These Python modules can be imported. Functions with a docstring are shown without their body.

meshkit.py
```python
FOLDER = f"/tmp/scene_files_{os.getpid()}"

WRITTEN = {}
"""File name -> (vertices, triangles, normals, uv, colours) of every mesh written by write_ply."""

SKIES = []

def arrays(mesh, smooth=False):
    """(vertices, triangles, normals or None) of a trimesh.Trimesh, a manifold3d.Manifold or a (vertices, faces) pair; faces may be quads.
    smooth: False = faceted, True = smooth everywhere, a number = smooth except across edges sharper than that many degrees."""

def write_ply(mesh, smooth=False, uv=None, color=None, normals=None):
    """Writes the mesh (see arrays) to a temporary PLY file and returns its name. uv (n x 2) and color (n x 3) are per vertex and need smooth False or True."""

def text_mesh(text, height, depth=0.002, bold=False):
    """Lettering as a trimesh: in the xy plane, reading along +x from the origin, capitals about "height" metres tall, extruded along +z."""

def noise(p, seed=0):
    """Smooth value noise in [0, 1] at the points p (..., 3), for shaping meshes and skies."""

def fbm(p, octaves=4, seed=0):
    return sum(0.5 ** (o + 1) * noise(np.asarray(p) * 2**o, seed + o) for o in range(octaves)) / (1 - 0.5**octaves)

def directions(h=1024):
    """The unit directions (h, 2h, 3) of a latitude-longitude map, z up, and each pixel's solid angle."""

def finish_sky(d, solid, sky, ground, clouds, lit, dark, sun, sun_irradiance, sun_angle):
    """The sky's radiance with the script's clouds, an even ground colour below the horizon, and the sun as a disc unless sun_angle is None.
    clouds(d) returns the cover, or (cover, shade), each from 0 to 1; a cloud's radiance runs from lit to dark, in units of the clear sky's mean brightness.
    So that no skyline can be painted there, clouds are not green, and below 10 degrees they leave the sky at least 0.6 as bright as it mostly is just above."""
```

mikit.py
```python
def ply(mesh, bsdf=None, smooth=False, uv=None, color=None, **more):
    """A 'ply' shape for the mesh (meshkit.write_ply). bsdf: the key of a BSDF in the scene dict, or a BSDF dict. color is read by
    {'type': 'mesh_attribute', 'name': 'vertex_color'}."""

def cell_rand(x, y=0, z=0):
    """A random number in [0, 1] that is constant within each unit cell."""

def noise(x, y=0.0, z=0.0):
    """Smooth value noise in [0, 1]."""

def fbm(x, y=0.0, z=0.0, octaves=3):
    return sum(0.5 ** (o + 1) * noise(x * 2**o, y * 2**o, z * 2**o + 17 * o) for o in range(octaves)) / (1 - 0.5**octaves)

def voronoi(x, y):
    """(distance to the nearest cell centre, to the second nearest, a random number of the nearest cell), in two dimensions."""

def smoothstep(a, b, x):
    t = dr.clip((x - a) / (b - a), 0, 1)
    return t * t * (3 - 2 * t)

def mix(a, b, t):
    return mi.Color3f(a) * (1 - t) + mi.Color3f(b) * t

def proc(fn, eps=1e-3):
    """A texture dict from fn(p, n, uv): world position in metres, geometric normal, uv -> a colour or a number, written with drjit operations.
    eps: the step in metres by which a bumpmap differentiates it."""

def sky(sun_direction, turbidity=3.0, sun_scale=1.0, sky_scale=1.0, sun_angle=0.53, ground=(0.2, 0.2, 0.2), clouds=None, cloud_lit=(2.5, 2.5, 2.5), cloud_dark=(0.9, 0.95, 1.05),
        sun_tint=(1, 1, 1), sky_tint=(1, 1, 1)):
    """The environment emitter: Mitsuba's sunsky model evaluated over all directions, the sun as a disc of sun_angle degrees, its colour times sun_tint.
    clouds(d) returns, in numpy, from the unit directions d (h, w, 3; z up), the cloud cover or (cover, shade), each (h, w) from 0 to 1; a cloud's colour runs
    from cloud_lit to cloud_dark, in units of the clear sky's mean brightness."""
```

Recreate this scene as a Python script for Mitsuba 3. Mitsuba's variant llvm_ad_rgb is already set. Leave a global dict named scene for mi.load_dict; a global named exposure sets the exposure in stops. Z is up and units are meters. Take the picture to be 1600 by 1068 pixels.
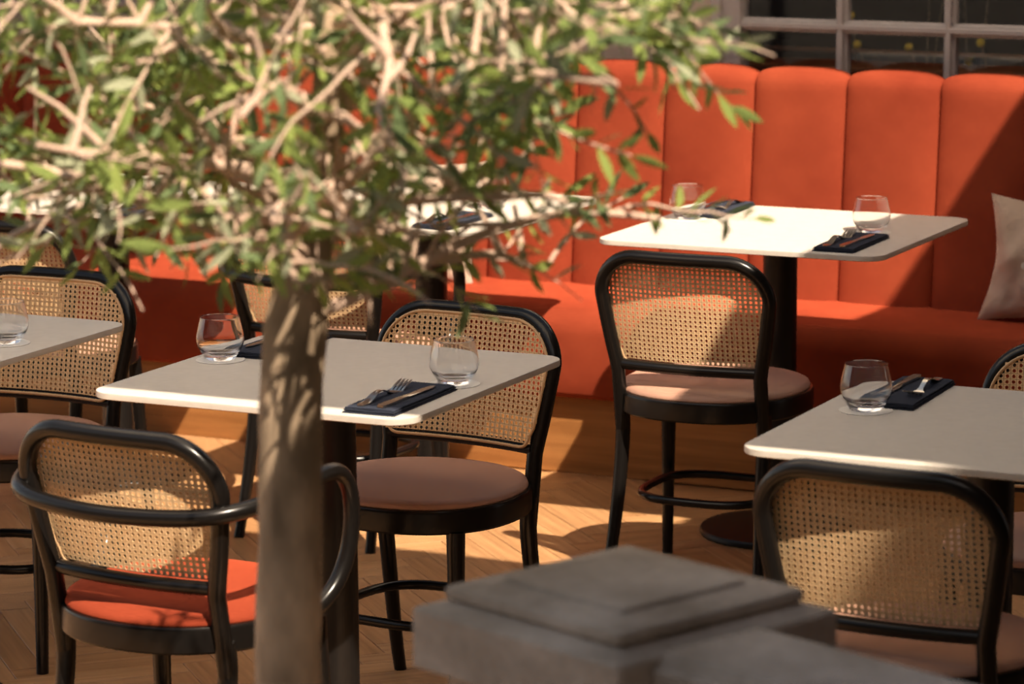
import math, random
import numpy as np, trimesh, mitsuba as mi, drjit as dr
import mikit, meshkit
from mikit import ply, proc, noise, fbm, smoothstep, mix

rng = random.Random(7)
T = mi.ScalarTransform4f
scene, labels = {}, {}

# ------------------------------------------------------------------ camera, sky, sun, exposure
F_PX, PITCH, ROLL, YAW, EYE = 5200.0, 0.178, -0.006, 0.450, 1.886
cp, sp = math.cos(PITCH), math.sin(PITCH)
fw = np.array([-math.sin(YAW) * cp, math.cos(YAW) * cp, -sp])
rt = np.array([math.cos(YAW), math.sin(YAW), 0.0])
up = np.cross(rt, fw)
up2 = -math.sin(ROLL) * rt + math.cos(ROLL) * up
eye = np.array([0.0, 0.0, EYE])
scene['camera'] = {'type': 'thinlens', 'fov': 2 * math.degrees(math.atan(800 / F_PX)), 'fov_axis': 'x',
                   'aperture_radius': 0.0105, 'focus_distance': 6.55, 'near_clip': 0.2, 'far_clip': 200.0,
                   'to_world': T().look_at(origin=eye.tolist(), target=(eye + fw).tolist(), up=up2.tolist())}
SUN = (0.60, -0.54, 1.0)
scene['sky'] = mikit.sky(SUN, turbidity=3.5, sun_scale=1.0, sky_scale=1.0, ground=(0.34, 0.28, 0.22), sky_tint=(1.42, 1.05, 0.74), sun_tint=(1.0, 1.0, 1.04))
exposure = 2.5

# ------------------------------------------------------------------ materials
def two(b):
    return {'type': 'twosided', 'bsdf': b}
def prin(col, rough=0.5, **k):
    c = {'type': 'rgb', 'value': list(col)} if not isinstance(col, dict) else col
    return {'type': 'principled', 'base_color': c, 'roughness': rough, **k}

def velvet_fn(p, n, uv):
    a = fbm(p.x * 5, p.y * 5, p.z * 4, 4)
    b = fbm(p.x * 22 + 3, p.y * 22, p.z * 22, 2)
    t = dr.clip(0.5 + (a - 0.5) * 1.5 + (b - 0.5) * 0.35, 0, 1)
    return mix((0.215, 0.034, 0.0150), (0.315, 0.058, 0.0250), t)
def table_fn(p, n, uv):
    a = fbm(p.x * 60, p.y * 60, p.z * 10, 3)
    return mix((0.57, 0.525, 0.455), (0.63, 0.58, 0.51), a)
def wall_fn(p, n, uv):
    a = fbm(p.x * 3, p.y * 3, p.z * 3, 4)
    return mix((0.45, 0.375, 0.31), (0.52, 0.44, 0.37), a)
def stone_fn(p, n, uv):
    a = fbm(p.x * 9, p.y * 9, p.z * 9, 4)
    b = fbm(p.x * 70, p.y * 70, p.z * 70, 2)
    t = dr.clip((a - 0.5) * 1.8 + (b - 0.5) * 0.5 + 0.5, 0, 1)
    return mix((0.34, 0.275, 0.215), (0.58, 0.49, 0.41), t)
def bark_fn(p, n, uv):
    a = fbm(p.x * 40, p.y * 40, p.z * 14, 4)
    b = fbm(p.x * 9 + 5, p.y * 9, p.z * 5, 3)
    t = dr.clip((a - 0.5) * 1.6 + (b - 0.5) * 1.6 + 0.5, 0, 1)
    return mix((0.24, 0.18, 0.12), (0.60, 0.45, 0.31), t)
def wood_fn(c0, c1, along):
    def fn(p, n, uv):
        u, v = (p.x, p.z) if along == 'x' else (uv.x, uv.y)
        a = fbm(u * 2.2, v * 55, 1.3, 4)
        b = fbm(u * 7, v * 160, 4.1, 2)
        t = dr.clip((a - 0.5) * 1.7 + (b - 0.5) * 0.5 + 0.5, 0, 1)
        return mix(c0, c1, t)
    return fn
CP, CPV = 0.0118, 0.0104                                   # pitch of the cane weave
def cane_fn(p, n, uv):
    u, v = uv.x / CP, uv.y / CPV
    fu, fv = u - dr.floor(u), v - dr.floor(v)
    line = dr.minimum(dr.abs(fu - 0.0), dr.abs(1 - fu))
    linev = dr.minimum(dr.abs(fv - 0.0), dr.abs(1 - fv))
    gap = dr.maximum(1 - smoothstep(0.015, 0.075, line), 1 - smoothstep(0.015, 0.075, linev))
    d1 = dr.abs((fu + fv) - 1); d1 = dr.minimum(d1, dr.abs(d1 - 1) * 9)
    a = fbm(u * 1.7, v * 1.7, 2.0, 3)
    c = mix((0.72, 0.47, 0.235), (0.86, 0.62, 0.36), a)
    return c * (1 - 0.55 * gap)
def cane_h(p, n, uv):
    u, v = uv.x / CP, uv.y / CPV
    fu, fv = u - dr.floor(u), v - dr.floor(v)
    a = dr.minimum(fu, 1 - fu); b = dr.minimum(fv, 1 - fv)
    return 0.0006 * (smoothstep(0.0, 0.12, a) * smoothstep(0.0, 0.12, b))
def pillow_fn(p, n, uv):
    a = fbm(p.x * 16, p.y * 16, p.z * 16, 4)
    return mix((0.42, 0.30, 0.22), (0.62, 0.50, 0.41), a)
def napkin_fn(p, n, uv):
    a = noise(p.x * 1400, p.y * 1400, p.z * 900)
    return mix((0.018, 0.022, 0.035), (0.034, 0.040, 0.058), a)

scene['velvet'] = two(prin(proc(velvet_fn), 0.85, sheen=0.3, sheen_tint=0.8, specular=0.1))
scene['table_laminate'] = two(prin(proc(table_fn), 0.42, specular=0.4))
scene['plaster'] = two(prin(proc(wall_fn), 0.9, specular=0.1))
scene['stone'] = two({'type': 'bumpmap', 'arbitrary': proc(lambda p, n, uv: 0.002 * fbm(p.x * 60, p.y * 60, p.z * 60, 3)), 'scale': 1.0,
                      'bsdf': prin(proc(stone_fn), 0.9, specular=0.15)})
scene['bark'] = two(prin(proc(bark_fn), 0.85, specular=0.15))
scene['twig_bark'] = two(prin((0.62, 0.45, 0.35), 0.75, specular=0.2))
scene['plinth_wood'] = two(prin(proc(wood_fn((0.25, 0.10, 0.028), (0.40, 0.18, 0.058), 'x')), 0.5, specular=0.3))
for i, (a, b) in enumerate([((0.32, 0.17, 0.075), (0.48, 0.27, 0.125)), ((0.37, 0.20, 0.085), (0.53, 0.30, 0.14)), ((0.29, 0.15, 0.062), (0.45, 0.24, 0.105))]):
    scene[f'floor_wood_{i}'] = two(prin(proc(wood_fn(a, b, 'uv')), 0.42, specular=0.4))
scene['cane'] = two({'type': 'bumpmap', 'arbitrary': proc(cane_h, 4e-4), 'scale': 1.0, 'bsdf': prin(proc(cane_fn), 0.55, specular=0.35)})
scene['cane_spline'] = two(prin((0.58, 0.37, 0.19), 0.5))
scene['black_lacquer'] = two(prin((0.0065, 0.0055, 0.005), 0.25, specular=0.32, clearcoat=0.18, clearcoat_gloss=0.9))
scene['black_metal'] = two(prin((0.010, 0.009, 0.0085), 0.36, specular=0.35))
scene['dusty_leather'] = two(prin((0.46, 0.26, 0.185), 0.5, specular=0.4))
scene['pillow_cloth'] = two({'type': 'bumpmap', 'arbitrary': proc(lambda p, n, uv: 0.006 * fbm(p.x * 30, p.y * 30, p.z * 18, 3), 2e-3), 'scale': 1.0,
                             'bsdf': prin(proc(pillow_fn), 0.9, sheen=0.6, specular=0.1)})
scene['napkin_cloth'] = two(prin(proc(napkin_fn), 0.9, sheen=0.25, specular=0.1))
scene['coaster_paper'] = two(prin((0.72, 0.68, 0.61), 0.85, specular=0.1))
scene['steel'] = two({'type': 'principled', 'base_color': {'type': 'rgb', 'value': [0.62, 0.57, 0.50]}, 'metallic': 1.0, 'roughness': 0.2})
scene['clear_glass'] = {'type': 'dielectric', 'int_ior': 1.5, 'ext_ior': 1.0}
scene['pane_glass'] = {'type': 'thindielectric', 'int_ior': 1.5, 'ext_ior': 1.0}
scene['grey_paint'] = two(prin((0.40, 0.36, 0.355), 0.6, specular=0.3))
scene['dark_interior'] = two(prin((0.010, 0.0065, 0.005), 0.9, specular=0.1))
scene['shelf_wood'] = two(prin((0.16, 0.07, 0.03), 0.6))
scene['yellow_bloom'] = two(prin((0.75, 0.55, 0.04), 0.8))
scene['dry_stem'] = two(prin((0.38, 0.30, 0.18), 0.8))
scene['unseen_pale_cloth'] = {'type': 'principledthin', 'base_color': {'type': 'rgb', 'value': [0.97, 0.90, 0.78]}, 'roughness': 0.9, 'diff_trans': 1.75, 'spec_trans': 0.0}  # translucent cloth out of view, chosen to light the left tables from above
scene['unseen_taupe_cloth'] = {'type': 'principledthin', 'base_color': {'type': 'rgb', 'value': [0.20, 0.16, 0.13]}, 'roughness': 0.9, 'diff_trans': 0.12, 'spec_trans': 0.0}  # near-opaque cloth out of view, chosen to deepen the shade beneath
scene['unseen_frame_metal'] = two(prin((0.10, 0.095, 0.09), 0.5))  # frame out of view that carries the shading cloths
scene['unseen_wall_brick'] = two(prin((0.085, 0.062, 0.045), 0.9))  # walls out of view, kept dark to cut bounced light
scene['pavement'] = two(prin((0.06, 0.052, 0.043), 0.9))
LEAF = []
for i, (c, dt) in enumerate([((0.27, 0.36, 0.11), 0.85), ((0.36, 0.46, 0.13), 0.95), ((0.17, 0.24, 0.11), 0.6), ((0.44, 0.47, 0.31), 0.6)]):
    scene[f'leaf_green_{i}'] = {'type': 'principledthin', 'base_color': {'type': 'rgb', 'value': list(c)}, 'roughness': 0.22, 'diff_trans': dt, 'spec_trans': 0.0, 'eta': 1.6}
    LEAF.append(f'leaf_green_{i}')
scene['leaf_yellow'] = {'type': 'principledthin', 'base_color': {'type': 'rgb', 'value': [0.72, 0.55, 0.05]}, 'roughness': 0.5, 'diff_trans': 0.8, 'spec_trans': 0.0}

# ------------------------------------------------------------------ helpers
def fresh(key):
    if key not in scene and key not in labels:
        return key
    k = 1
    while f'{key}_{k:03d}' in scene or f'{key}_{k:03d}' in labels:
        k += 1
    return f'{key}_{k:03d}'
def tag(key, label=None, cat=None, group=None, kind=None):
    d = labels.setdefault(key, {})
    for k, v in (('label', label), ('category', cat), ('group', group), ('kind', kind)):
        if v: d[k] = v
    return key
def thing(name, label, cat, group=None):
    return tag(fresh(name), label, cat, group)
def put(name, mesh, mat, parent=None, smooth=30, to=None, uv=None, label=None):
    key = fresh(f'{parent}__{name}' if parent else name)
    d = mesh if isinstance(mesh, dict) else ply(mesh, mat, smooth, uv=uv)
    d = dict(d)
    if to is not None: d['to_world'] = to
    scene[key] = d
    if label: tag(key, label)
    return key
def box(x0, x1, y0, y1, z0, z1, b=0.0):
    """A box, its edges chamfered by b."""
    if b <= 0:
        m = trimesh.creation.box((x1 - x0, y1 - y0, z1 - z0)); m.apply_translation(((x0 + x1) / 2, (y0 + y1) / 2, (z0 + z1) / 2)); return m
    pts = []
    for a in (0, 1):
        for c in (0, 1):
            for e in (0, 1):
                for k in range(3):
                    s = [0 if j == k else b for j in range(3)]
                    pts.append(((x0 + s[0]) if not a else (x1 - s[0]), (y0 + s[1]) if not c else (y1 - s[1]), (z0 + s[2]) if not e else (z1 - s[2])))
    return trimesh.convex.convex_hull(np.array(pts))
def cat(*ms):
    return trimesh.util.concatenate(list(ms))
def spline(pts, n):
    from scipy.interpolate import CubicSpline
    p = np.asarray(pts, float)
    t = np.concatenate([[0], np.cumsum(np.linalg.norm(np.diff(p, axis=0), axis=1) ** 0.5)])
    return CubicSpline(t, p)(np.linspace(0, t[-1], n))
def tube(path, r, sides=12, closed=False, caps=True):
    p = np.asarray(path, float); n = len(p)
    r = np.broadcast_to(np.asarray(r, float), (n,))
    t = (np.roll(p, -1, 0) - np.roll(p, 1, 0)) if closed else np.gradient(p, axis=0)
    t /= np.linalg.norm(t, axis=1, keepdims=True) + 1e-12
    a = np.cross(t[0], [0, 0, 1.0] if abs(t[0][2]) < 0.9 else [1.0, 0, 0]); a /= np.linalg.norm(a)
    A = [a]
    for i in range(1, n):
        a = A[-1] - t[i] * (A[-1] @ t[i]); A.append(a / np.linalg.norm(a))
    A = np.array(A)
    if closed:                                    # spread the twist
        a = A[-1] - t[0] * (A[-1] @ t[0]); a /= np.linalg.norm(a)
        tw = math.atan2(np.cross(a, A[0]) @ t[0], a @ A[0])
        B = np.cross(t, A); ang = (tw * np.arange(n) / n)[:, None]
        A = np.cos(ang) * A + np.sin(ang) * B
    B = np.cross(t, A)
    th = np.arange(sides) * 2 * math.pi / sides
    v = (p[:, None] + r[:, None, None] * (np.cos(th)[None, :, None] * A[:, None] + np.sin(th)[None, :, None] * B[:, None])).reshape(-1, 3)
    f = []
    for i in range(n if closed else n - 1):
        j = (i + 1) % n
        for k in range(sides):
            l = (k + 1) % sides
            f += [[i * sides + k, i * sides + l, j * sides + l], [i * sides + k, j * sides + l, j * sides + k]]
    if not closed and caps:
        v = np.vstack([v, p[0], p[-1]]); c0, c1 = n * sides, n * sides + 1
        for k in range(sides):
            l = (k + 1) % sides
            f += [[c0, l, k], [c1, (n - 1) * sides + k, (n - 1) * sides + l]]
    return trimesh.Trimesh(v, f, process=False)
def lathe(prof, n=40, closed=True):
    """Turn (r, z) pairs about the z axis; r = 0 ends close on the axis."""
    prof = np.asarray(prof, float); m = len(prof)
    th = np.arange(n) * 2 * math.pi / n
    v = np.stack([prof[:, None, 0] * np.cos(th), prof[:, None, 0] * np.sin(th), np.broadcast_to(prof[:, None, 1], (m, n))], -1).reshape(-1, 3)
    f = []
    for i in range(m - 1):
        for k in range(n):
            l = (k + 1) % n
            a, b, c, d = i * n + k, i * n + l, (i + 1) * n + l, (i + 1) * n + k
            if prof[i, 0] > 1e-9: f.append([a, b, c])
            if prof[i + 1, 0] > 1e-9: f.append([a, c, d])
    me = trimesh.Trimesh(v, f, process=False); me.merge_vertices(); return me
def loft(rings, cap0=True, cap1=True):
    """Closed rings of equal count, joined; the ends closed by fans."""
    R = np.asarray(rings, float); m, n = R.shape[:2]
    v = R.reshape(-1, 3); f = []
    for i in range(m - 1):
        for k in range(n):
            l = (k + 1) % n
            f += [[i * n + k, i * n + l, (i + 1) * n + l], [i * n + k, (i + 1) * n + l, (i + 1) * n + k]]
    for cap, i, flip in ((cap0, 0, True), (cap1, m - 1, False)):
        if cap:
            v = np.vstack([v, R[i].mean(0)]); c = len(v) - 1
            for k in range(n):
                l = (k + 1) % n
                f.append([c, i * n + l, i * n + k] if flip else [c, i * n + k, i * n + l])
    return trimesh.Trimesh(v, f, process=False)
def grid(P, closed_u=False):
    """A surface from an array of points (m, n, 3)."""
    m, n = P.shape[:2]
    i, j = np.meshgrid(np.arange(m - 1), np.arange(n - 1), indexing='ij')
    q = np.stack([i * n + j, i * n + j + 1, (i + 1) * n + j + 1, (i + 1) * n + j], -1).reshape(-1, 4)
    return trimesh.Trimesh(P.reshape(-1, 3), np.vstack([q[:, [0, 1, 2]], q[:, [0, 2, 3]]]), process=False)
def round_rect(w, d, r, k=8):
    pts = []
    for cx, cy, a in ((w / 2 - r, d / 2 - r, 0), (-w / 2 + r, d / 2 - r, 90), (-w / 2 + r, -d / 2 + r, 180), (w / 2 - r, -d / 2 + r, 270)):
        for t in np.linspace(0, 90, k):
            pts.append((cx + r * math.cos(math.radians(a + t)), cy + r * math.sin(math.radians(a + t))))
    return np.array(pts)
def at(x, y, z=0.0, rz=0.0):
    return T().translate([x, y, z]).rotate([0, 0, 1], rz)
def struct(name, mesh, mat, parent=None, smooth=False, label=None):
    k = put(name, mesh, mat, parent, smooth)
    if parent is None: tag(k, label, None, None, 'structure')
    return k

# ------------------------------------------------------------------ floor: a herringbone of narrow boards
struct('floor', box(-9, 1.5, 2.6, 8.3, -0.06, -0.004), 'floor_wood_2', label='brown herringbone board floor of the terrace')
struct('ground', box(-40, 40, -40, 8.3, -0.16, -0.062), 'pavement', label='pale pavement in front of the terrace')
def plank_mesh(L, W, k):
    m = box(0.0008, L - 0.0008, 0.0008, W - 0.0008, -0.004, 0.0 + k * 0.0006, 0.0012)
    return m
PL, PW = 0.42, 0.07
plank_dicts = []
for i in range(3):
    for k in range(2):
        m = plank_mesh(PL, PW, k)
        v = np.array(m.vertices)
        plank_dicts.append((m, f'floor_wood_{i}', ply(m, f'floor_wood_{i}', False, uv=np.stack([v[:, 0] + i * 3.1 + k * 7.7, v[:, 1] + i * 1.3 + k * 0.9], 1))))
R45 = np.array([[math.cos(math.pi / 4), -math.sin(math.pi / 4)], [math.sin(math.pi / 4), math.cos(math.pi / 4)]])
cells = []
for k in range(-260, 260):
    for l in range(-30, 30):
        for horiz in (True, False):
            if horiz: x0, y0, a = k * PW + l * PL, k * PW - l * PL, 0
            else: x0, y0, a = k * PW + PL + PW + l * PL, k * PW - PL + PW - l * PL, 90
            o = R45 @ np.array([x0, y0]) + np.array([-3.2, 5.9])
            c = R45 @ (np.array([x0, y0]) + (np.array([PL / 2, PW / 2]) if horiz else np.array([-PW / 2, PL / 2]))) + np.array([-3.2, 5.9])
            if -8.5 < c[0] < 1.0 and 3.0 < c[1] < 7.72:
                d, s = c[1] * math.cos(YAW) - c[0] * math.sin(YAW), c[0] * math.cos(YAW) + c[1] * math.sin(YAW)
                seen = 5.0 < d < 8.6 and -0.17 * d < s < 0.13 * d
                cells.append((0 if seen else 1, d, o, 45 + a))
cells.sort(key=lambda c: (c[0], c[1]))
rest = []
for n, (hid, d, o, a) in enumerate(cells):
    m, mat, pd = plank_dicts[rng.randrange(6)]
    to = at(o[0], o[1], 0, a)
    if not hid and n < 300:
        put('plank', pd, None, 'floor', to=to)
    elif d < 11:
        mm = m.copy(); mm.apply_transform(np.array(to.matrix)); rest.append(mm)
k = put('planking', cat(*rest), 'floor_wood_0', 'floor', False); tag(k, kind='stuff')

# unseen walls behind and beside the camera, placed to block sky light
struct('unseen_street_wall', cat(box(-40, 30, -14.4, -14, -0.06, 11.0), *[box(x, x + 1.1, -14.06, -13.9, z, z + 1.7) for x in np.arange(-36, 28, 3.2) for z in (1.0, 4.4, 7.8)]), 'unseen_wall_brick', label='unseen brown wall behind the camera, placed to block low sky light')
struct('unseen_side_wall', box(2.1, 2.4, 0.5, 8.3, -0.06, 7.0), 'unseen_wall_brick', label='unseen brown wall beside the terrace, placed to darken the right side')

# ------------------------------------------------------------------ the house wall with two windows, a dark room behind
WY = 8.30
WIN = [(-3.400, -1.05), (-5.66, -5.118)]
seg = [(-9.0, -5.66), (-5.118, -3.400), (-1.05, 1.5)]
parts = [box(a, b, WY, WY + 0.22, 0, 3.2) for a, b in seg] + [box(a, b, WY, WY + 0.22, 0, 0.90) for a, b in WIN] + [box(a, b, WY, WY + 0.22, 2.35, 3.2) for a, b in WIN]
struct('wall_back', cat(*parts), 'plaster', label='beige plaster house wall behind the banquette')
struct('wall_interior', cat(box(-9, 1.5, 11.4, 11.5, 0, 3.2), box(-9, 1.5, 8.6, 11.4, -0.1, 0.0), box(-9, 1.5, 8.6, 11.4, 3.1, 3.2), box(-9.1, -9, 8.52, 11.5, 0, 3.2), box(1.5, 1.6, 8.52, 11.5, 0, 3.2)),
       'dark_interior', label='dark room behind the window panes')
def window(n, x0, x1, xs, label):
    w = tag(f'window_{n}', label, None, None, 'structure')
    z0, z1, zb = 0.90, 2.35, [1.1415, 1.44, 1.74, 2.04]
    fr = [box(x0, x0 + 0.028, WY - 0.030, WY + 0.06, z0, z1, 0.004), box(x0 + 0.024, x0 + 0.078, WY - 0.012, WY + 0.06, z0, z1, 0.004),
          box(x1 - 0.028, x1, WY - 0.030, WY + 0.06, z0, z1, 0.004), box(x1 - 0.078, x1 - 0.024, WY - 0.012, WY + 0.06, z0, z1, 0.004),
          box(x0, x1, WY - 0.035, WY + 0.06, z0 - 0.02, z0 + 0.05, 0.004), box(x0, x1, WY - 0.012, WY + 0.06, z1 - 0.06, z1, 0.004)]
    put('frame', cat(*fr), 'grey_paint', w, False)
    for x in xs:
        put('muntin', cat(box(x - 0.016, x + 0.016, WY + 0.010, WY + 0.05, z0 + 0.04, z1 - 0.05, 0.006), box(x - 0.008, x + 0.008, WY - 0.004, WY + 0.05, z0 + 0.04, z1 - 0.05, 0.003)), 'grey_paint', w, False)
    for z in zb:
        put('glazing_bar', cat(box(x0 + 0.07, x1 - 0.07, WY + 0.009, WY + 0.049, z - 0.017, z + 0.017, 0.006), box(x0 + 0.07, x1 - 0.07, WY - 0.005, WY + 0.049, z - 0.008, z + 0.008, 0.003)), 'grey_paint', w, False)
    ex = [x0 + 0.07] + list(xs) + [x1 - 0.07]; ez = [z0 + 0.04] + zb + [z1 - 0.05]
    for a, b in zip(ex[:-1], ex[1:]):
        for c, d in zip(ez[:2], ez[1:3]):
            v = np.array([[a, WY + 0.03, c], [b, WY + 0.03, c], [b, WY + 0.03, d], [a, WY + 0.03, d]])
            put('pane', (v, np.array([[0, 1, 2, 3]])), 'pane_glass', w, False)
    v = np.array([[ex[0], WY + 0.03, ez[2]], [ex[-1], WY + 0.03, ez[2]], [ex[-1], WY + 0.03, ez[-1]], [ex[0], WY + 0.03, ez[-1]]])
    put('upper_pane', (v, np.array([[0, 1, 2, 3]])), 'pane_glass', w, False)
window(1, WIN[0][0], WIN[0][1], [-3.042 + 0.2985 * i for i in range(6)], 'grey painted window of small panes above the right end of the banquette')
window(2, WIN[1][0], WIN[1][1], [-5.389], 'grey painted window behind the olive leaves at the other end of the wall')

# shelf of dried flowers inside the window
t = thing('wall_shelf', 'dark wooden double shelf standing inside the window', 'shelf')
put('board', box(-3.6, -1.2, 8.80, 9.02, 0.972, 0.985, 0.003), 'shelf_wood', t, False)
put('board', box(-3.6, -1.2, 8.86, 8.90, 1.020, 1.030, 0.003), 'shelf_wood', t, False)
for x in (-3.55, -1.25):
    put('upright', box(x - 0.02, x + 0.02, 8.84, 9.0, 0.0, 1.020, 0.003), 'shelf_wood', t, False)
for x, z, lb in [(-3.235, 1.121, 'dried yellow button flower in the upper row of panes'), (-3.215, 1.040, 'dried yellow button flower just below the glazing bar in the second pane'),
                 (-3.061, 1.037, 'dried yellow button flower at the far end of the second pane, lower row'), (-2.852, 1.056, 'dried yellow button flower high in the third pane, lower row'),
                 (-2.884, 1.005, 'short dried yellow button flower low in the third pane')]:
    f = thing('dried_flower', lb, 'dried flower', 'dried flowers inside the window')
    put('stem', tube(spline([(x + 0.012, 8.935, 0.985), (x + 0.007, 8.93, (z + 0.985) / 2), (x, 8.915, z)], 8), 0.0016, 6), 'dry_stem', f)
    s = trimesh.creation.icosphere(2, 0.0125); s.vertices *= 1 + 0.08 * (meshkit.noise(s.vertices * 500)[:, None] - 0.5); s.apply_translation((x, 8.915, z))
    put('flower_head', s, 'yellow_bloom', f, True)
tag(put('dried_grass', cat(*[tube([(x, 8.95, 0.985), (x + dx * 0.5, 8.95, 1.16), (x + dx, 8.95, 1.3)], 0.0011, 5) for x, dx in [(-3.02, .01), (-2.9, -.02), (-2.86, .03), (-2.72, .0), (-2.66, .02), (-2.6, -.02), (-2.55, .01), (-3.0, .05)]]), 'dry_stem'),
    'pale dried grass stalks standing upright inside the window', 'dried grass', None, 'stuff')

# ------------------------------------------------------------------ unseen cloth panels and steel frame above view, placed to shade the terrace
c = tag('unseen_canopies', 'unseen cloth panels on a steel frame out of view, placed to shade the terrace', None, None, 'structure')
for x in (-6.2, 1.9):  # unseen supports for the shading cloths
    put('beam', box(x - 0.04, x + 0.04, 0.6, 8.3, 2.52, 2.60), 'unseen_frame_metal', c, False)
    put('post', box(x - 0.04, x + 0.04, 0.6, 0.68, -0.06, 2.52), 'unseen_frame_metal', c, False)
def unseen_canopy(x0, x1, y0, y1, z=2.5, cloth='unseen_pale_cloth'):
    v = np.array([[x0, y0, z], [x1, y0, z], [x1, y1, z], [x0, y1, z]])
    put('unseen_canopy', (v, np.array([[0, 1, 2, 3]])), cloth, c, False)
    for a in ((x0, x1, y0 - 0.01, y0 + 0.01), (x0, x1, y1 - 0.01, y1 + 0.01)):
        put('cross_tube', box(*a, z - 0.003, z + 0.022), 'unseen_frame_metal', c, False)
unseen_canopy(-4.40, -2.20, 4.066, 5.46)
unseen_canopy(-2.20, 1.9, 4.066, 5.46, cloth='unseen_taupe_cloth')
unseen_canopy(-1.60, 1.9, 5.48, 8.28, cloth='unseen_taupe_cloth')
unseen_canopy(-6.2, -3.83, 6.62, 8.28, cloth='unseen_taupe_cloth')
unseen_canopy(-3.83, -1.60, 7.435, 8.28)
unseen_canopy(-1.15, 1.9, 0.9, 2.83, cloth='unseen_taupe_cloth')  # out of view, placed to shade the pier and lower trunk
unseen_canopy(-0.42, 1.9, 2.85, 4.03, cloth='unseen_taupe_cloth')

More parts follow.
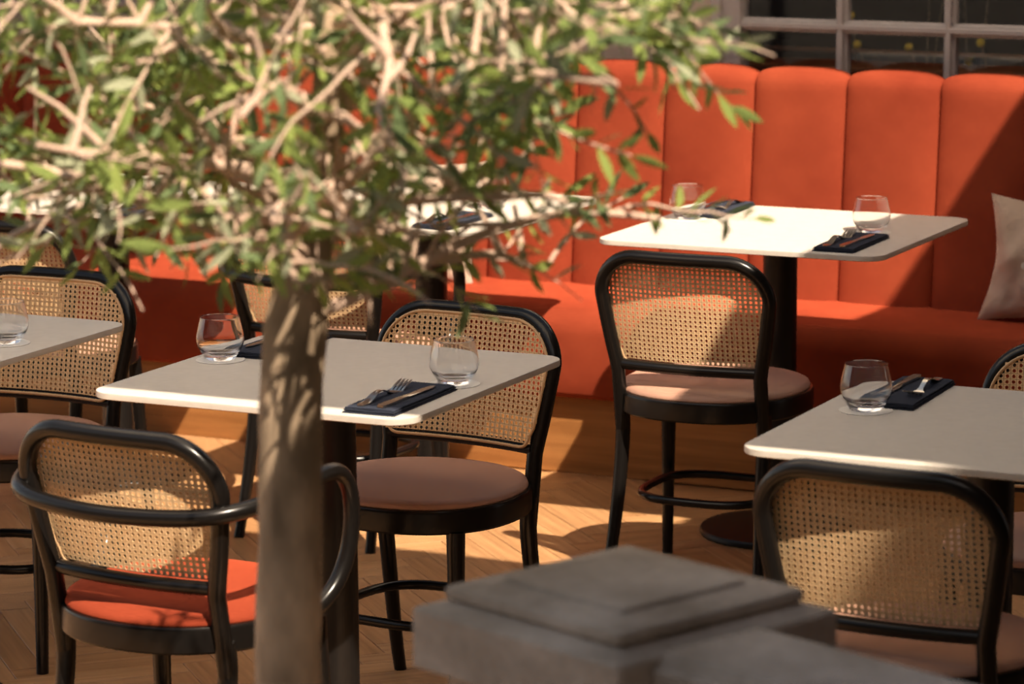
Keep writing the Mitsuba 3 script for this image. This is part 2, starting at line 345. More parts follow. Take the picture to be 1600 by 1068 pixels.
# ------------------------------------------------------------------ banquette
b = thing('banquette', 'long burnt orange velvet banquette with a channelled back on a wooden plinth', 'banquette')
BX0, BX1, PITCHX, SEAM = -7.598, -1.186, 0.2565, -3.237
def channel():
    prof = []                                       # (y, z) from the seat up the leaning face, over the top, down behind
    for t_ in np.linspace(0, 1, 14): prof.append((8.135 + 0.055 * t_, 0.40 + 0.575 * t_))
    for a in np.linspace(0, 180, 12)[1:]: prof.append((8.190 + 0.034 * (1 - math.cos(math.radians(a))), 0.985 + 0.036 * math.sin(math.radians(a))))
    prof.append((8.255, 0.40))
    prof = np.array(prof)
    tn = np.gradient(prof, axis=0); tn /= np.linalg.norm(tn, axis=1, keepdims=True)
    nr = np.stack([-tn[:, 1], tn[:, 0]], 1)
    u = 0.5 - 0.5 * np.cos(np.linspace(0, math.pi, 21))
    ub = (1 - np.abs(2 * u - 1) ** 2.8) ** 0.6
    P = np.zeros((len(prof), len(u), 3))
    for i in range(len(prof)):
        front = 1.0 if i < 26 else 0.2
        amp = 0.030 * front
        P[i, :, 0] = u * PITCHX * 0.999
        P[i, :, 1] = prof[i, 0] + nr[i, 0] * amp * ub
        P[i, :, 2] = prof[i, 1] + nr[i, 1] * amp * 0.75 * ub
    return P
P0 = channel()
for i in range(25):
    x = BX0 + i * PITCHX + (SEAM - (BX0 + 17 * PITCHX))
    Q = P0.copy()
    w = meshkit.fbm(np.stack([Q[..., 0] * 9 + i * 5.3, Q[..., 1] * 9, Q[..., 2] * 5], -1), 3) - 0.5
    Q[..., 1] += 0.006 * w * (np.sin(np.linspace(0, math.pi, 21))[None])
    Q[..., 0] += x
    put('back_channel', grid(Q), 'velvet', b, True)
prof = [(8.16, 0.438)] + [(y, 0.440 + 0.004 * math.sin((8.1 - y) * 7)) for y in np.linspace(8.1, 7.80, 8)]
prof += [(7.775 - 0.07 * math.sin(math.radians(a)), 0.372 + 0.070 * math.cos(math.radians(a))) for a in np.linspace(8, 90, 9)]
prof += [(7.703, 0.33), (7.705, 0.27), (7.712, 0.222), (7.725, 0.208), (7.75, 0.205), (8.16, 0.205)]
xs = np.linspace(BX0, BX1, 120)
P = np.array([[(x, y, z) for x in xs] for y, z in prof])
P[..., 2] += 0.004 * (meshkit.fbm(np.stack([P[..., 0] * 3, P[..., 1] * 6, P[..., 2] * 0], -1), 3) - 0.5) * (P[..., 2] > 0.36)
put('seat_cushion', grid(P), 'velvet', b, True)
for i in range(4):
    xa = BX0 + i * (BX1 - BX0) / 4
    put('plinth_board', box(xa + 0.001, xa + (BX1 - BX0) / 4 - 0.001, 7.755, 7.80, 0.0, 0.205, 0.002), 'plinth_wood', b, False)
put('carcass', box(BX0, BX1, 7.80, 8.25, 0.0, 0.40), 'plinth_wood', b, False)

# ------------------------------------------------------------------ cushions on the banquette
def cushion(label, x, y, z, w, h, lean, turn, tilt=0.0):
    n = 30
    s = np.linspace(-1, 1, n)
    U, V = np.meshgrid(s, s, indexing='ij')
    thick = 0.003 + 0.060 * np.clip((1 - np.abs(U) ** 2.4), 0, 1) ** 0.55 * np.clip((1 - np.abs(V) ** 2.4), 0, 1) ** 0.55
    pinch = 1 - 0.15 * (1 - np.abs(U) ** 1.6) * np.abs(V) ** 2
    pinch2 = 1 - 0.15 * (1 - np.abs(V) ** 1.6) * np.abs(U) ** 2
    X, Z = U * w / 2 * pinch2, V * h / 2 * pinch
    wr = meshkit.fbm(np.stack([X * 14 + x * 7, Z * 14, X * 0], -1), 4) - 0.5
    a = np.stack([X, -thick + 0.055 * wr * np.clip(thick / 0.03, 0, 1), Z], -1); bk = np.stack([X, thick, Z], -1)
    m = cat(grid(a), trimesh.Trimesh(grid(bk).vertices, grid(bk).faces[:, ::-1], process=False)); m.merge_vertices()
    k = put('cushion', m, 'pillow_cloth', None, True, to=T().translate([x, y, z]).rotate([0, 0, 1], turn).rotate([1, 0, 0], lean).rotate([0, 1, 0], tilt))
    tag(k, label, 'cushion')
    return k
ck = cushion('pale crumpled cushion leaning on the banquette beyond the right-hand table', -2.335, 8.02, 0.595, 0.43, 0.325, -14, -4, 0.5)
put('fabric_tag', loft([np.column_stack([0.026 * np.cos(np.arange(16) * math.pi / 8), np.full(16, y), 0.010 * np.sin(np.arange(16) * math.pi / 8) * (1 - 0.3 * np.cos(np.arange(16) * math.pi / 8))]) for y in (0.0, 0.0015)]), 'coaster_paper', ck, False, at(-2.395, 7.925, 0.598, -4), label='small white fabric tag')
cushion('white sunlit cushion on the banquette behind the dark column of a table', -4.16, 8.03, 0.60, 0.38, 0.36, -16, 3, 2)

# ------------------------------------------------------------------ tables
def table(x, y, w, d, label, cx=None, cy=None):
    t = thing('bistro_table', label, 'table', None)
    rr = lambda o, z: np.column_stack([round_rect(w - 2 * o, d - 2 * o, 0.05 - o * 0.6), np.full(32, z)])
    put('tabletop', loft([rr(0.010, 0.7315), rr(0.0015, 0.7325), rr(0.0, 0.734), rr(0.0, 0.743), rr(0.0008, 0.7446), rr(0.0025, 0.745)]), 'table_laminate', t, 35, at(x, y))
    cx, cy = cx or x, cy or y
    put('column', tube([(0, 0, 0.02), (0, 0, 0.722)], 0.041, 28), 'black_metal', t, 40, at(cx, cy))
    put('base_plate', lathe([(0, 0.0), (0.186, 0.0), (0.19, 0.004), (0.19, 0.012), (0.186, 0.017), (0.06, 0.024), (0, 0.024)], 48), 'black_metal', t, 40, at(cx, cy))
    put('top_plate', box(-0.13, 0.13, -0.13, 0.13, 0.720, 0.7315, 0.002), 'black_metal', t, False, at(cx, cy))
    return t
table(-2.918, 5.282, 0.650, 0.665, 'greige square table behind the olive trunk with two tumblers on it')
table(-2.822, 7.350, 0.705, 0.685, 'greige table half in sunlight in front of the banquette seams', -2.838, 7.35)
table(-1.665, 5.305, 0.665, 0.660, 'greige table at the right edge with one tumbler beside a napkin')
table(-3.882, 5.270, 0.660, 0.660, 'greige table cut by the left edge of the photo')
table(-3.795, 7.330, 0.690, 0.700, 'sunlit white table behind the olive leaves in front of the pale cushion', -3.775, 7.35)
table(-4.672, 7.250, 0.650, 0.680, 'sunlit white table behind the leaves at the left, next to the banquette', -4.65, 7.25)

# ------------------------------------------------------------------ chairs
def sup(c_, n): return np.sign(c_) * np.abs(c_) ** (2 / n)
def seat_ring(o, z, k=56):
    t_ = np.arange(k) * 2 * math.pi / k
    cx, sy = sup(np.cos(t_), 2.3), sup(np.sin(t_), 2.2)
    yy = sy * (0.213 - o) + 0.003
    return np.column_stack([cx * (0.219 - o) * (1 + 0.04 * sy), yy, np.full(k, z)])
ZR, ZT, BW, AW, YR, YT, CB = 0.512, 0.782, 0.2015, 0.171, -0.146, -0.192, 0.022
def half(z):   # half width of the back loop (centre line) at height z
    return AW + (BW - AW) * np.clip((z - ZR) / (ZT - 0.1 - ZR), 0, 1) ** 0.8
def back_y(x, z, off=0.0):
    return YR + (YT - YR) * (z - ZR) / (ZT - ZR) - CB * (1 - np.clip(np.abs(x) / BW, 0, 1) ** 2) + off
RC = 0.095
def loop2d(inset=0.0, n=14):
    zt = ZT - 0.0165 - inset; bw = BW - inset
    pts = [(half(z) - inset, z) for z in np.linspace(0.36, zt - RC, 12)]
    rc = RC - inset * 0.5
    pts += [(bw - rc + rc * math.sin(a), zt - rc + rc * math.cos(a)) for a in np.linspace(math.pi / 2, 0, n)][1:]
    pts += [(x, zt) for x in np.linspace(bw - rc, 0, 6)[1:]]
    right = np.array(pts)
    left = right[::-1][1:] * [-1, 1]
    return np.vstack([right, left])
L2 = loop2d()
back_frame = tube(np.column_stack([L2[:, 0], back_y(L2[:, 0], L2[:, 1]), L2[:, 1]]), 0.0160, 14)
xr = np.linspace(-AW, AW, 13)
rail = tube(np.column_stack([xr, back_y(xr * BW / AW, ZR), np.full(13, ZR)]), 0.0125, 12)
# the cane: a thin sheet with eight-sided holes
def cane_mesh():
    from shapely.geometry import Polygon, Point
    l = loop2d(0.0); l = l[(l[:, 1] >= ZR)]
    poly = Polygon(np.vstack([l, [(-half(ZR), ZR), (half(ZR), ZR)]])).buffer(0)
    inn, hole_ok = poly.buffer(-0.0065), poly.buffer(-0.0105)
    V, Fc, UV = [], [], []
    th, r = 0.0008, 0.0034
    sq = [(1, 0), (1, 1), (0, 1), (-1, 1), (-1, 0), (-1, -1), (0, -1), (1, -1)]
    oct_ = [(math.cos(k * math.pi / 4) * r, math.sin(k * math.pi / 4) * r * 1.05) for k in range(8)]
    h, hv = CP / 2, CPV / 2
    for i in range(-20, 21):
        for j in range(0, 30):
            u, v = i * CP, ZR + 0.006 + j * CPV
            if not inn.contains(Point(u, v)): continue
            o = len(V)
            out = [(u + a * h, v + b_ * hv) for a, b_ in sq]
            if hole_ok.contains(Point(u, v)):
                inr = [(u + a, v + b_) for a, b_ in oct_]
                for s in (1, -1):
                    for q in out + inr:
                        V.append((q[0], s * th, q[1])); UV.append(q)
                for k in range(8):
                    n = (k + 1) % 8
                    Fc.extend([[o + k, o + 8 + k, o + 8 + n], [o + k, o + 8 + n, o + n]])
                    e = o + 16
                    Fc.extend([[e + k, e + 8 + n, e + 8 + k], [e + k, e + n, e + 8 + n]])
                    Fc.extend([[o + 8 + k, e + 8 + k, e + 8 + n], [o + 8 + k, e + 8 + n, o + 8 + n]])
            else:
                for s in (1, -1):
                    for q in out:
                        V.append((q[0], s * th, q[1])); UV.append(q)
                for k in range(1, 7):
                    Fc.append([o, o + k + 1, o + k]); Fc.append([o + 8, o + 8 + k, o + 8 + k + 1])
    V = np.array(V); 
    V[:, 1] += back_y(V[:, 0] * BW / np.maximum(half(V[:, 2]), 0.1), V[:, 2], 0.0166)
    return trimesh.Trimesh(V, Fc, process=False), np.array(UV) + np.array([50.5 * CP, 50.5 * CPV - ZR - 0.006])
cm, cuv = cane_mesh()
def spline_path():
    l = loop2d(0.0050); l = l[(l[:, 1] >= ZR + 0.008)]
    zb = ZR + 0.003
    bot = np.array([(x, zb) for x in np.linspace(half(zb) - 0.029, -(half(zb) - 0.029), 9)])
    rc = 0.024; cw = half(zb) - 0.005
    arc = np.array([(cw - rc + rc * math.cos(a), zb + rc - rc * math.sin(a)) for a in np.linspace(0, math.pi / 2, 6)])
    l = l[l[:, 1] > zb + rc + 0.002]
    p = np.vstack([l, (arc * [-1, 1]), bot[::-1][1:-1], arc[::-1]])
    w = np.maximum(half(p[:, 1]), 0.1)
    return np.column_stack([p[:, 0], back_y(p[:, 0] * BW / w, p[:, 1], 0.0172), p[:, 1]])
CH = {}
CH['backrest_frame'] = ply(back_frame, 'black_lacquer', 50)
CH['back_rail'] = ply(rail, 'black_lacquer', 50)
CH['cane_panel'] = ply(cm, 'cane', False, uv=cuv)
CH['cane_border'] = ply(tube(spline_path()[::-1], 0.0034, 8, closed=True), 'cane_spline', 50)
CH['seat_frame'] = ply(loft([seat_ring(0.02, 0.398), seat_ring(0.003, 0.400), seat_ring(0.0, 0.404), seat_ring(0.0, 0.440), seat_ring(0.003, 0.446), seat_ring(0.010, 0.448), seat_ring(0.03, 0.446)]), 'black_lacquer', 35)
cush = loft([seat_ring(0.008, 0.444), seat_ring(0.0075, 0.451), seat_ring(0.011, 0.4585), seat_ring(0.022, 0.464), seat_ring(0.05, 0.4685), seat_ring(0.10, 0.472), seat_ring(0.16, 0.473)])
CH['seat_dusty'] = ply(cush, 'dusty_leather', True); CH['seat_velvet'] = ply(cush, 'velvet', True)
def leg(p0, p1, r0, r1):
    q = spline([p0, ((p0[0] * 0.6 + p1[0] * 0.4), (p0[1] * 0.66 + p1[1] * 0.34), p0[2] * 0.6 + p1[2] * 0.4), p1], 10)
    return ply(tube(q, np.linspace(r0, r1, 10), 14), 'black_lacquer', 50)
yl = back_y(BW, 0.36)
CH['leg0'] = leg((-0.168, 0.140, 0.402), (-0.184, 0.170, 0.0), 0.0185, 0.0125); CH['leg1'] = leg((0.168, 0.140, 0.402), (0.184, 0.170, 0.0), 0.0185, 0.0125)
def rear_leg(sg):
    p = [(sg * float(half(z)), float(back_y(BW, z)), z) for z in (0.46, 0.42, 0.38)] + [(sg * 0.171, -0.134, 0.28), (sg * 0.176, -0.160, 0.14), (sg * 0.183, -0.195, 0.0)]
    q = spline(p, 22); q = q[q[:, 2] < 0.43]
    return ply(tube(q, np.interp(q[:, 2], [0, 0.2, 0.36, 0.45], [0.0128, 0.0155, 0.0172, 0.0164]), 14), 'black_lacquer', 50)
CH['leg2'], CH['leg3'] = rear_leg(-1), rear_leg(1)
ring = np.array([(0.155 * sup(np.cos(a), 3.0) * (1 + 0.04 * np.sin(a)), 0.150 * sup(np.sin(a), 3.2) + 0.005, 0.205) for a in np.arange(48) * 2 * math.pi / 48])
CH['stretcher'] = ply(tube(ring, 0.0098, 10, closed=True), 'black_lacquer', 50)
def arm_path():
    right = [(0.0, -0.238, 0.640), (0.11, -0.226, 0.642), (0.195, -0.198, 0.648), (0.242, -0.14, 0.658), (0.258, -0.06, 0.670), (0.262, 0.03, 0.682), (0.262, 0.078, 0.678), (0.261, 0.108, 0.650), (0.260, 0.120, 0.60),
             (0.255, 0.113, 0.53), (0.246, 0.080, 0.472), (0.233, 0.025, 0.438), (0.222, -0.02, 0.424)]
    r = np.array(right)
    return spline(np.vstack([(r * [-1, 1, 1])[::-1][:-1], r]), 110)
CH['armrest'] = ply(tube(arm_path(), 0.0148, 14), 'black_lacquer', 50)
def chair(x, y, deg, label, seat='seat_dusty', arms=False, group=None):
    t = thing('cane_armchair' if arms else 'cane_chair', label, 'chair', group)
    to = at(x, y, 0, deg)
    bf = put('backrest_frame', CH['backrest_frame'], None, t, to=to)
    for n in ('back_rail', 'cane_panel', 'cane_border'): put(n, CH[n], None, bf, to=to, label='woven natural cane panel' if n == 'cane_panel' else None)
    sf = put('seat_frame', CH['seat_frame'], None, t, to=to)
    put('seat_cushion', CH[seat], None, sf, to=to, label='orange velvet seat cushion' if seat == 'seat_velvet' else 'dusty pink seat cushion')
    for i in range(4): put('leg', CH[f'leg{i}'], None, t, to=to)
    put('stretcher', CH['stretcher'], None, t, to=to)
    if arms: put('armrest', CH['armrest'], None, t, to=to)
    return t
chair(-2.921, 4.761, -5.3, 'black bentwood cane armchair with an orange seat, left of the olive trunk base', 'seat_velvet', True)
chair(-2.949, 5.690, 180 - 5.6, 'black cane chair facing the camera with a pink seat, right of the olive trunk')
chair(-2.816, 6.882, 0.3, 'black cane chair seen from behind at the half sunlit table')
chair(-1.681, 4.989, -2.8, 'black cane chair seen from behind, beside the grey stone pier')
chair(-3.955, 5.733, 180 + 0.4, 'black cane chair facing the camera at the table cut by the left edge')
chair(-1.660, 5.737, 180, 'black cane chair of which only a corner of cane shows at the right edge')
chair(-3.820, 6.962, -1.7, 'black cane armchair half hidden behind the olive trunk, its back to the camera', 'seat_dusty', True)
chair(-4.519, 6.722, 0, 'black cane chair behind the leaves at the left, at the farther sunlit table')

# ------------------------------------------------------------------ tumblers on paper coasters
outer = [(0.0, 0.0005), (0.026, 0.0005), (0.0292, 0.0025), (0.0305, 0.006), (0.0375, 0.0165), (0.0432, 0.027), (0.0452, 0.036), (0.0448, 0.045), (0.0425, 0.058), (0.0395, 0.071), (0.0372, 0.0810)]
inner = [(0.0364, 0.0816), (0.0358, 0.0808), (0.0381, 0.0705), (0.0411, 0.0577), (0.0434, 0.045), (0.0437, 0.0365), (0.0416, 0.028), (0.0355, 0.0190), (0.024, 0.0140), (0.012, 0.0128), (0.0, 0.0125)]
def fine(p, k):
    q = spline([(a, 0, b_) for a, b_ in p], k); return [(abs(a[0]) if 0 < i < k - 1 else a[0], a[2]) for i, a in enumerate(q)]
gm = lathe(outer[:4] + fine(outer[4:], 22) + inner[:1] + fine(inner[1:8], 22) + inner[8:], 56)
gm.fix_normals()
GLASS = ply(gm, 'clear_glass', 40)
COAST = ply(lathe([(0, 0), (0.0465, 0), (0.047, 0.0006), (0.0465, 0.0012), (0, 0.0012)], 40), 'coaster_paper', 40)
TZ = 0.745
for x, y, where in [(-3.179, 5.317, 'at the back left of the table behind the trunk'), (-2.667, 5.280, 'beside the napkin on the table behind the trunk'),
                    (-3.100, 7.403, 'at the sunlit end of the half sunlit table'), (-2.616, 7.367, 'at the shaded end of the half sunlit table'),
                    (-1.907, 5.356, 'on the table at the right edge'), (-3.652, 5.301, 'cut by the left edge of the photo'),
                    (-4.520, 7.329, 'behind leaves on the far left white table'), (-3.624, 7.386, 'behind leaves on the white table by the cushion')]:
    g = put('tumbler', GLASS, None, None, to=at(x, y, TZ + 0.0012))
    tag(g, 'clear tumbler ' + where, 'glass')
    g = put('coaster', COAST, None, None, to=at(x, y, TZ))
    tag(g, 'white paper coaster under the tumbler ' + where, 'coaster')

# ------------------------------------------------------------------ napkins with fork and knife
def napkin_mesh(w, l):
    ms = []
    for i in range(3):
        n = 18
        s = np.linspace(0, 1, n)
        z0 = 0.0005 + i * 0.0036
        ww, oo = w - 0.003 * i, 0.004 * (2 - i)
        X, Y = np.meshgrid(np.linspace(-ww / 2, ww / 2, 10), np.linspace(-l / 2 + 0.002 * i, l / 2 - 0.003 * i, n), indexing='ij')
        wob = 0.0012 * (meshkit.noise(np.stack([X * 25 + i * 9, Y * 25, X * 0], -1)) - 0.5) * (i > 0)
        top = np.stack([X, Y, z0 + 0.0031 + wob * 1.5], -1)
        e = np.minimum(1, np.minimum.reduce([np.abs(X + ww / 2), np.abs(ww / 2 - X), np.abs(Y + l / 2), np.abs(l / 2 - Y)]) / 0.004)
        top[..., 2] -= 0.0012 * (1 - e) ** 2
        bot = np.stack([X, Y, np.full_like(X, z0) + wob * (i > 0)], -1)
        g1, g2 = grid(top), grid(bot); g1 = trimesh.Trimesh(g1.vertices, g1.faces[:, ::-1], process=False)
        # sides
        idx = [(a, 0) for a in range(10)] + [(9, b_) for b_ in range(1, n)] + [(a, n - 1) for a in range(8, -1, -1)] + [(0, b_) for b_ in range(n - 2, 0, -1)]
        rt_ = np.array([top[a] for a in idx]); rb = np.array([bot[a] for a in idx])
        ms += [g1, g2, loft([rb, rt_], False, False)]
    return cat(*ms)
NAP = ply(napkin_mesh(0.100, 0.262), 'napkin_cloth', 40)
def extr(poly, t_):
    return trimesh.creation.extrude_polygon(poly, t_, engine='earcut')
def fork_mesh():
    from shapely.geometry import Polygon, box as sbox
    from shapely import union_all
    sh = [(0.0, 0.0045), (0.004, 0.0075), (0.02, 0.0085), (0.05, 0.0068), (0.09, 0.0042), (0.115, 0.0036), (0.126, 0.0055), (0.134, 0.0105), (0.146, 0.0122), (0.152, 0.0122)]
    body = Polygon([(a, b_) for a, b_ in sh] + [(a, -b_) for a, b_ in sh[::-1]])
    tines = [sbox(0.150, y - 0.0016, 0.192, y + 0.0016).union(Polygon([(0.192, y - 0.0016), (0.192, y + 0.0016), (0.197, y)])) for y in (-0.0105, -0.0035, 0.0035, 0.0105)]
    m = extr(union_all([body] + tines).buffer(0.0004), 0.0018)
    for _ in range(3): m = m.subdivide()
    x = m.vertices[:, 0]
    m.vertices[:, 2] += 0.012 * np.sin(np.clip((x - 0.02) / 0.115, 0, 1) * math.pi) ** 2 - 0.003 * np.exp(-((x - 0.142) / 0.015) ** 2) + 0.10 * np.clip(x - 0.15, 0, 1) ** 1.0 * 2.4 * (x > 0.15)
    return m
def knife_mesh():
    from shapely.geometry import Polygon
    h = [(0.0, 0.0055), (0.005, 0.0078), (0.03, 0.0082), (0.085, 0.0062), (0.096, 0.0055), (0.1, 0.006), (0.11, 0.0085), (0.17, 0.0095), (0.195, 0.0075), (0.208, 0.002)]
    lo = [(0.208, -0.0015), (0.19, -0.0055), (0.1, -0.0055), (0.085, -0.0062), (0.03, -0.0082), (0.005, -0.0078), (0.0, -0.0055)]
    m = extr(Polygon(h + lo), 0.0045)
    for _ in range(2): m = m.subdivide()
    x, z = m.vertices[:, 0], m.vertices[:, 2]
    m.vertices[:, 2] = np.where(x > 0.099, z * 0.35 + 0.0012, z)
    return m
FORK, KNIFE = ply(fork_mesh(), 'steel', 25), ply(knife_mesh(), 'steel', 25)
for x, y, deg, where, rev, fl in [(-2.682, 5.100, 2, 'at the bright front edge of the trunk table', 0, 1), (-1.885, 5.512, 2, 'on the table at the right edge', 1, 1),
                              (-2.593, 7.168, 1, 'at the shaded end of the half sunlit table', 0, 1), (-3.085, 7.560, 1, 'at the sunlit end of the half sunlit table', 1, 1),
                              (-3.598, 7.125, 1, 'behind leaves on the white table by the cushion', 0, 1), (-4.405, 7.030, 1, 'behind leaves on the far left white table', 0, 1),
                              (-3.145, 5.480, 2, 'half hidden behind the olive trunk', 1, 1)]:
    k = put('napkin', NAP, None, None, to=at(x, y, TZ, deg)); tag(k, 'folded navy napkin ' + where, 'napkin')
    zt = TZ + 0.0118
    d = deg + 90 + (180 if rev else 0)
    ca, sa = math.cos(math.radians(deg)), math.sin(math.radians(deg))
    def pos(u, v): return x + ca * u - sa * v, y + sa * u + ca * v
    s = -1 if rev else 1
    px, py = pos(-0.022 * s, -0.118 * s); k = put('fork', FORK, None, None, to=at(px, py, zt, d + 1)); tag(k, 'steel fork on the navy napkin ' + where, 'fork')
    px, py = pos(0.018 * s, -0.120 * s); k = put('knife', KNIFE, None, None, to=at(px, py, zt, d - 2)); tag(k, 'steel knife on the navy napkin ' + where, 'knife')

# ------------------------------------------------------------------ stone pier and the low wall beside it
t = thing('stone_pier', 'blurred grey stone pier with a stepped square cap in the foreground', 'pier')
PT = at(-1.553, 3.517, 0, -22.4)
sq = lambda h, z: np.column_stack([round_rect(2 * h, 2 * h, 0.006, 3), np.full(12, z)])
put('cap', loft([sq(0.143, 0.880), sq(0.150, 0.884), sq(0.152, 0.886), sq(0.152, 0.895), sq(0.149, 0.898), sq(0.104, 0.903), sq(0.101, 0.9085), sq(0.098, 0.909)]), 'stone', t, 12, PT)
put('ledge', loft([sq(0.172, 0.796), sq(0.180, 0.800), sq(0.180, 0.868), sq(0.177, 0.872), sq(0.158, 0.877), sq(0.146, 0.881)]), 'stone', t, 12, PT)
put('shaft', loft([sq(0.150, 0.0), sq(0.150, 0.797)]), 'stone', t, 12, PT)
t = thing('stone_parapet', 'low grey stone parapet running off to the right from the stepped pier', 'parapet')
WT = at(-1.553, 3.517, 0, -22.4)
def coping(x0, x1):
    pr = np.array([(-0.125, 0.835), (-0.130, 0.838), (-0.130, 0.858), (-0.120, 0.862), (-0.112, 0.874), (-0.106, 0.877), (0.040, 0.877), (0.048, 0.874), (0.062, 0.858), (0.062, 0.838), (0.058, 0.835)])
    return loft([np.column_stack([np.full(len(pr), x), pr[:, 0], pr[:, 1]]) for x in (x0, x1)])
put('coping', coping(0.183, 1.05), 'stone', t, 12, WT); put('coping', coping(1.056, 1.9), 'stone', t, 12, WT)
put('masonry', box(0.186, 1.9, -0.10, 0.035, 0.0, 0.836), 'stone', t, False, WT)

# ------------------------------------------------------------------ olive tree
tr = thing('olive_tree', 'blurred olive tree with a pale trunk and narrow leaves in the foreground', 'tree')
TX, TY = -2.055, 3.60
tp = spline([(TX - 0.026, TY, -0.004), (TX - 0.012, TY, 0.55), (TX + 0.0, TY, 0.92), (TX + 0.008, TY, 1.12), (TX + 0.032, TY, 1.26), (TX + 0.060, TY, 1.40), (TX + 0.068, TY + 0.01, 1.60), (TX + 0.06, TY + 0.02, 1.98)], 60)
trr = np.interp(tp[:, 2], [0, 0.3, 0.7, 1.06, 1.16, 1.25, 1.36, 1.6, 1.98], [0.052, 0.045, 0.0425, 0.040, 0.041, 0.032, 0.024, 0.018, 0.011])
tm = tube(tp, trr, 22)
nv = meshkit.fbm(tm.vertices * [22, 22, 9], 4) - 0.5
ctr = np.array([np.interp(tm.vertices[:, 2], tp[:, 2], tp[:, i]) for i in range(2)]).T
tm.vertices[:, :2] += (tm.vertices[:, :2] - ctr) * (0.22 * nv)[:, None]
put('trunk', tm, 'bark', tr, True)
def unit(v): v = np.asarray(v, float); return v / (np.linalg.norm(v) + 1e-9)
def rnd(s=1.0): return np.array([rng.gauss(0, s), rng.gauss(0, s), rng.gauss(0, s)])
leaves, twig_meshes = [], []
def leaf_at(p, axis, nrm, L):
    leaves.append((np.array(p), unit(axis), unit(nrm), L))
CEN = np.array([TX + 0.03, TY, 1.62])
def floor_z(p): return 1.222 + 0.24 * (TY - p[1]) + 1.25 * max(0.0, p[0] - TX - 0.12) ** 2 + 0.03 * math.sin(p[0] * 21)
def inside(p, g=1.0):
    q = np.abs(p - CEN) / np.array([0.66, 0.44, 0.43]); return (q ** 2.8).sum() < g and p[2] > floor_z(p)
def twig(p, d, length, r, n=7, leafy=True, droop=0.06):
    pts = [np.array(p)]; dd = unit(d)
    for i in range(n):
        dd = unit(dd + rnd(0.13) + np.array([0, 0, -droop]))
        pts.append(pts[-1] + dd * length / n)
    pts = np.array(pts)
    twig_meshes.append(tube(pts, np.linspace(r, r * 0.45, len(pts)), 6))
    if leafy:
        s = 0.02 + rng.random() * 0.015
        side = unit(np.cross(dd, rnd()))
        flip = False
        L = np.concatenate([[0], np.cumsum(np.linalg.norm(np.diff(pts, axis=0), axis=1))])
        while s < length:
            q = np.array([np.interp(s, L, pts[:, k]) for k in range(3)])
            ax = unit(np.array([np.interp(s + 0.01, L, pts[:, k]) for k in range(3)]) - q + 1e-6 * rnd())
            sd = side if not flip else np.cross(ax, side)
            for sg in (1, -1):
                if rng.random() < LEAFP:
                    a = unit(ax * 0.75 + sg * sd * 0.8 + rnd(0.22))
                    leaf_at(q, a, np.cross(a, rnd()) + np.array([0, 0, 0.7]), rng.uniform(0.036, 0.060))
            flip = not flip; s += rng.uniform(0.022, 0.036)
        leaf_at(pts[-1], dd, rnd(), rng.uniform(0.038, 0.058))
    return pts
LEAFP = 0.86
nb, low = 26, 11
for i in range(nb + low):
    z = 1.19 + 0.52 * (i / nb) ** 0.9 + rng.uniform(-0.02, 0.02) if i < nb else rng.uniform(1.20, 1.33)
    base = np.array([np.interp(z, tp[:, 2], tp[:, k]) for k in range(3)])
    az = i * 2.39996 + rng.uniform(-0.3, 0.3)
    el = rng.uniform(0.1, 0.75) if z < 1.36 else rng.uniform(0.0, 0.6)
    if i >= nb: az, el = -0.45 * math.pi + (i - nb - low / 2) * 0.42, rng.uniform(0.0, 0.3)
    d = np.array([math.cos(az) * math.cos(el), math.sin(az) * math.cos(el) * 0.85, math.sin(el)])
    Lb = rng.uniform(0.38, 0.66)
    pts = [base]; dd = unit(d)
    for k in range(10):
        dd = unit(dd + rnd(0.10) + np.array([0, 0, 0.02 if k < 4 else -0.10]))
        pts.append(pts[-1] + dd * Lb / 10)
    keep = next((j for j, p in enumerate(pts) if j > 1 and not inside(p, 1.15)), len(pts))      # a branch ends where it leaves the crown
    pts = np.array(pts[:max(keep, 2)])
    if len(pts) < 4: continue
    put('branch', tube(spline(pts, 16), np.linspace(0.0095, 0.0038, 16), 8), 'twig_bark', tr, True)
    for k in range(2, len(pts)):
        for _ in range(rng.choice((1, 1, 2, 2))):
            dd = unit(unit(pts[k] - pts[k - 1]) * 0.6 + rnd(0.75) + np.array([0, 0, -0.05]))
            ln = rng.uniform(0.10, 0.26)
            if inside(pts[k] + dd * ln):
                twig(pts[k], dd, ln, rng.uniform(0.0019, 0.0034), leafy=True)
    for k in range(1, len(pts) - 1):             # cut stubs
        if rng.random() < 0.7:
            dd = unit(rnd(0.6) + np.array([0, 0, 0.75])); twig(pts[k], dd, rng.uniform(0.05, 0.13), rng.uniform(0.0045, 0.0066), n=3, leafy=False, droop=0)
sprig = [(np.interp(1.50, tp[:, 2], tp[:, 0]), np.interp(1.50, tp[:, 2], tp[:, 1]), 1.50), (-1.80, 3.585, 1.565), (-1.58, 3.58, 1.553)]      # one long shoot reaching out towards the window
put('branch', tube(spline(sprig, 14), np.linspace(0.0065, 0.0032, 14), 8), 'twig_bark', tr, True)
for dd, ln in (((1, 0, -0.10), 0.20), ((0.9, 0.1, -0.30), 0.13), ((0.7, -0.2, 0.35), 0.10)):
    twig(sprig[-1], dd, ln, 0.0028, droop=0.02)
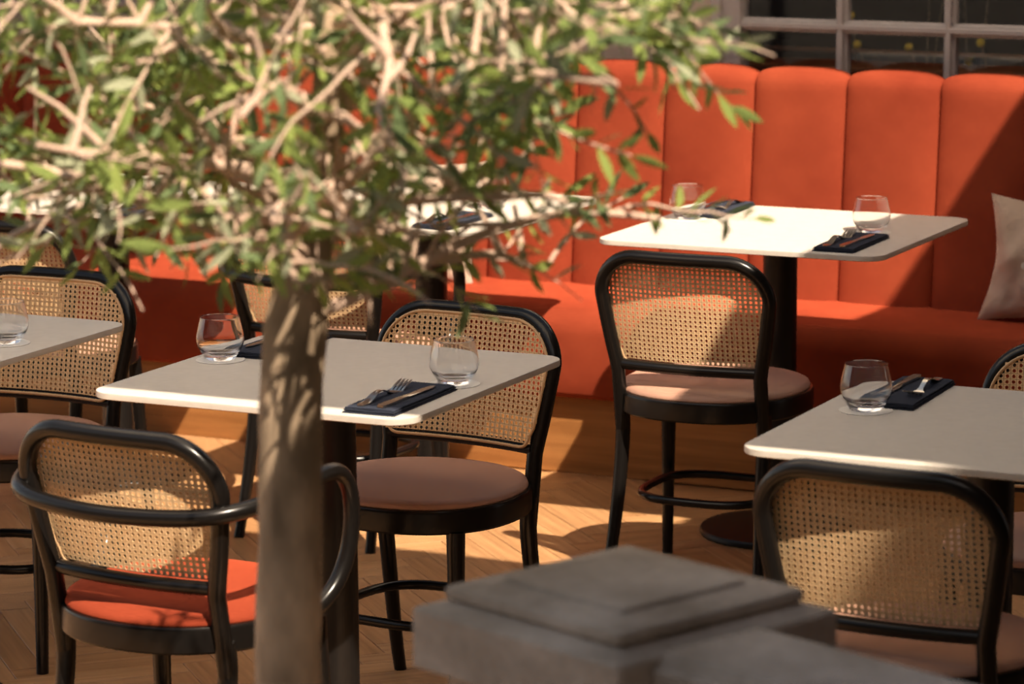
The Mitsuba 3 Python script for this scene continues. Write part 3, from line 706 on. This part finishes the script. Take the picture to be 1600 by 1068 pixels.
for q, dd, ln in (((-1.72, 3.583, 1.562), (0.8, 0.2, -0.4), 0.13), ((-1.84, 3.59, 1.56), (0.7, -0.3, -0.3), 0.14)):
    twig(q, dd, ln, 0.0026)
k = put('twigs', cat(*twig_meshes), 'twig_bark', tr, True); tag(k, kind='stuff')
def leaf_mesh(p, a, nrm, L):
    s = unit(np.cross(nrm, a)); n = np.cross(a, s)
    w = L * 0.125
    prof = [(0.0, 0.10), (0.10, 0.35), (0.32, 0.9), (0.55, 1.0), (0.8, 0.62), (1.0, 0.0)]
    V, Fc = [], []
    for t_, ww in prof:
        m = p + a * (L * t_) - n * (0.10 * L * t_ * t_)
        V += [m + s * w * ww + n * w * ww * 0.25, m, m - s * w * ww + n * w * ww * 0.25]
    for i in range(len(prof) - 1):
        o = 3 * i
        Fc += [[o, o + 1, o + 4], [o, o + 4, o + 3], [o + 1, o + 2, o + 5], [o + 1, o + 5, o + 4]]
    return np.array(V), np.array(Fc)
sdir = unit(SUN)
def gap(p):                                       # an opening in the crown through which the sun reaches the trunk
    q = np.array(p) - np.array([TX - 0.03, TY - 0.03, 1.10]); t_ = q @ sdir
    if t_ < 0: return False
    o = q - sdir * t_
    return abs(o[2]) < 0.085 and math.hypot(o[0], o[1]) < 0.075
leaves = [l for l in leaves if not (gap(l[0]) and rng.random() < 0.85) and l[0][2] + l[1][2] * l[3] > floor_z(l[0]) - 0.03 and np.linalg.norm((l[0] - tp[np.argmin(np.abs(tp[:, 2] - l[0][2]))])[:2]) > 0.03]
order = sorted(range(len(leaves)), key=lambda i: (leaves[i][0][2] > 1.50, leaves[i][0] @ fw))      # the nearest leaves of the lower crown
near, bins = set(order[:299]), [[] for _ in LEAF]
for i, l in enumerate(leaves):
    j = rng.choices(range(4), (4, 3, 3, 2))[0]
    v, f = leaf_mesh(*l)
    if i in near: put('leaf', (v, f), LEAF[j], tr, True)
    else: bins[j].append(trimesh.Trimesh(v, f, process=False))
for j, bn in enumerate(bins):
    k = put('foliage', cat(*bn), LEAF[j], tr, True); tag(k, kind='stuff')
print('leaves', len(leaves), 'twigs', len(twig_meshes), 'planks', len(cells), sum(1 for c_ in cells if not c_[0]))
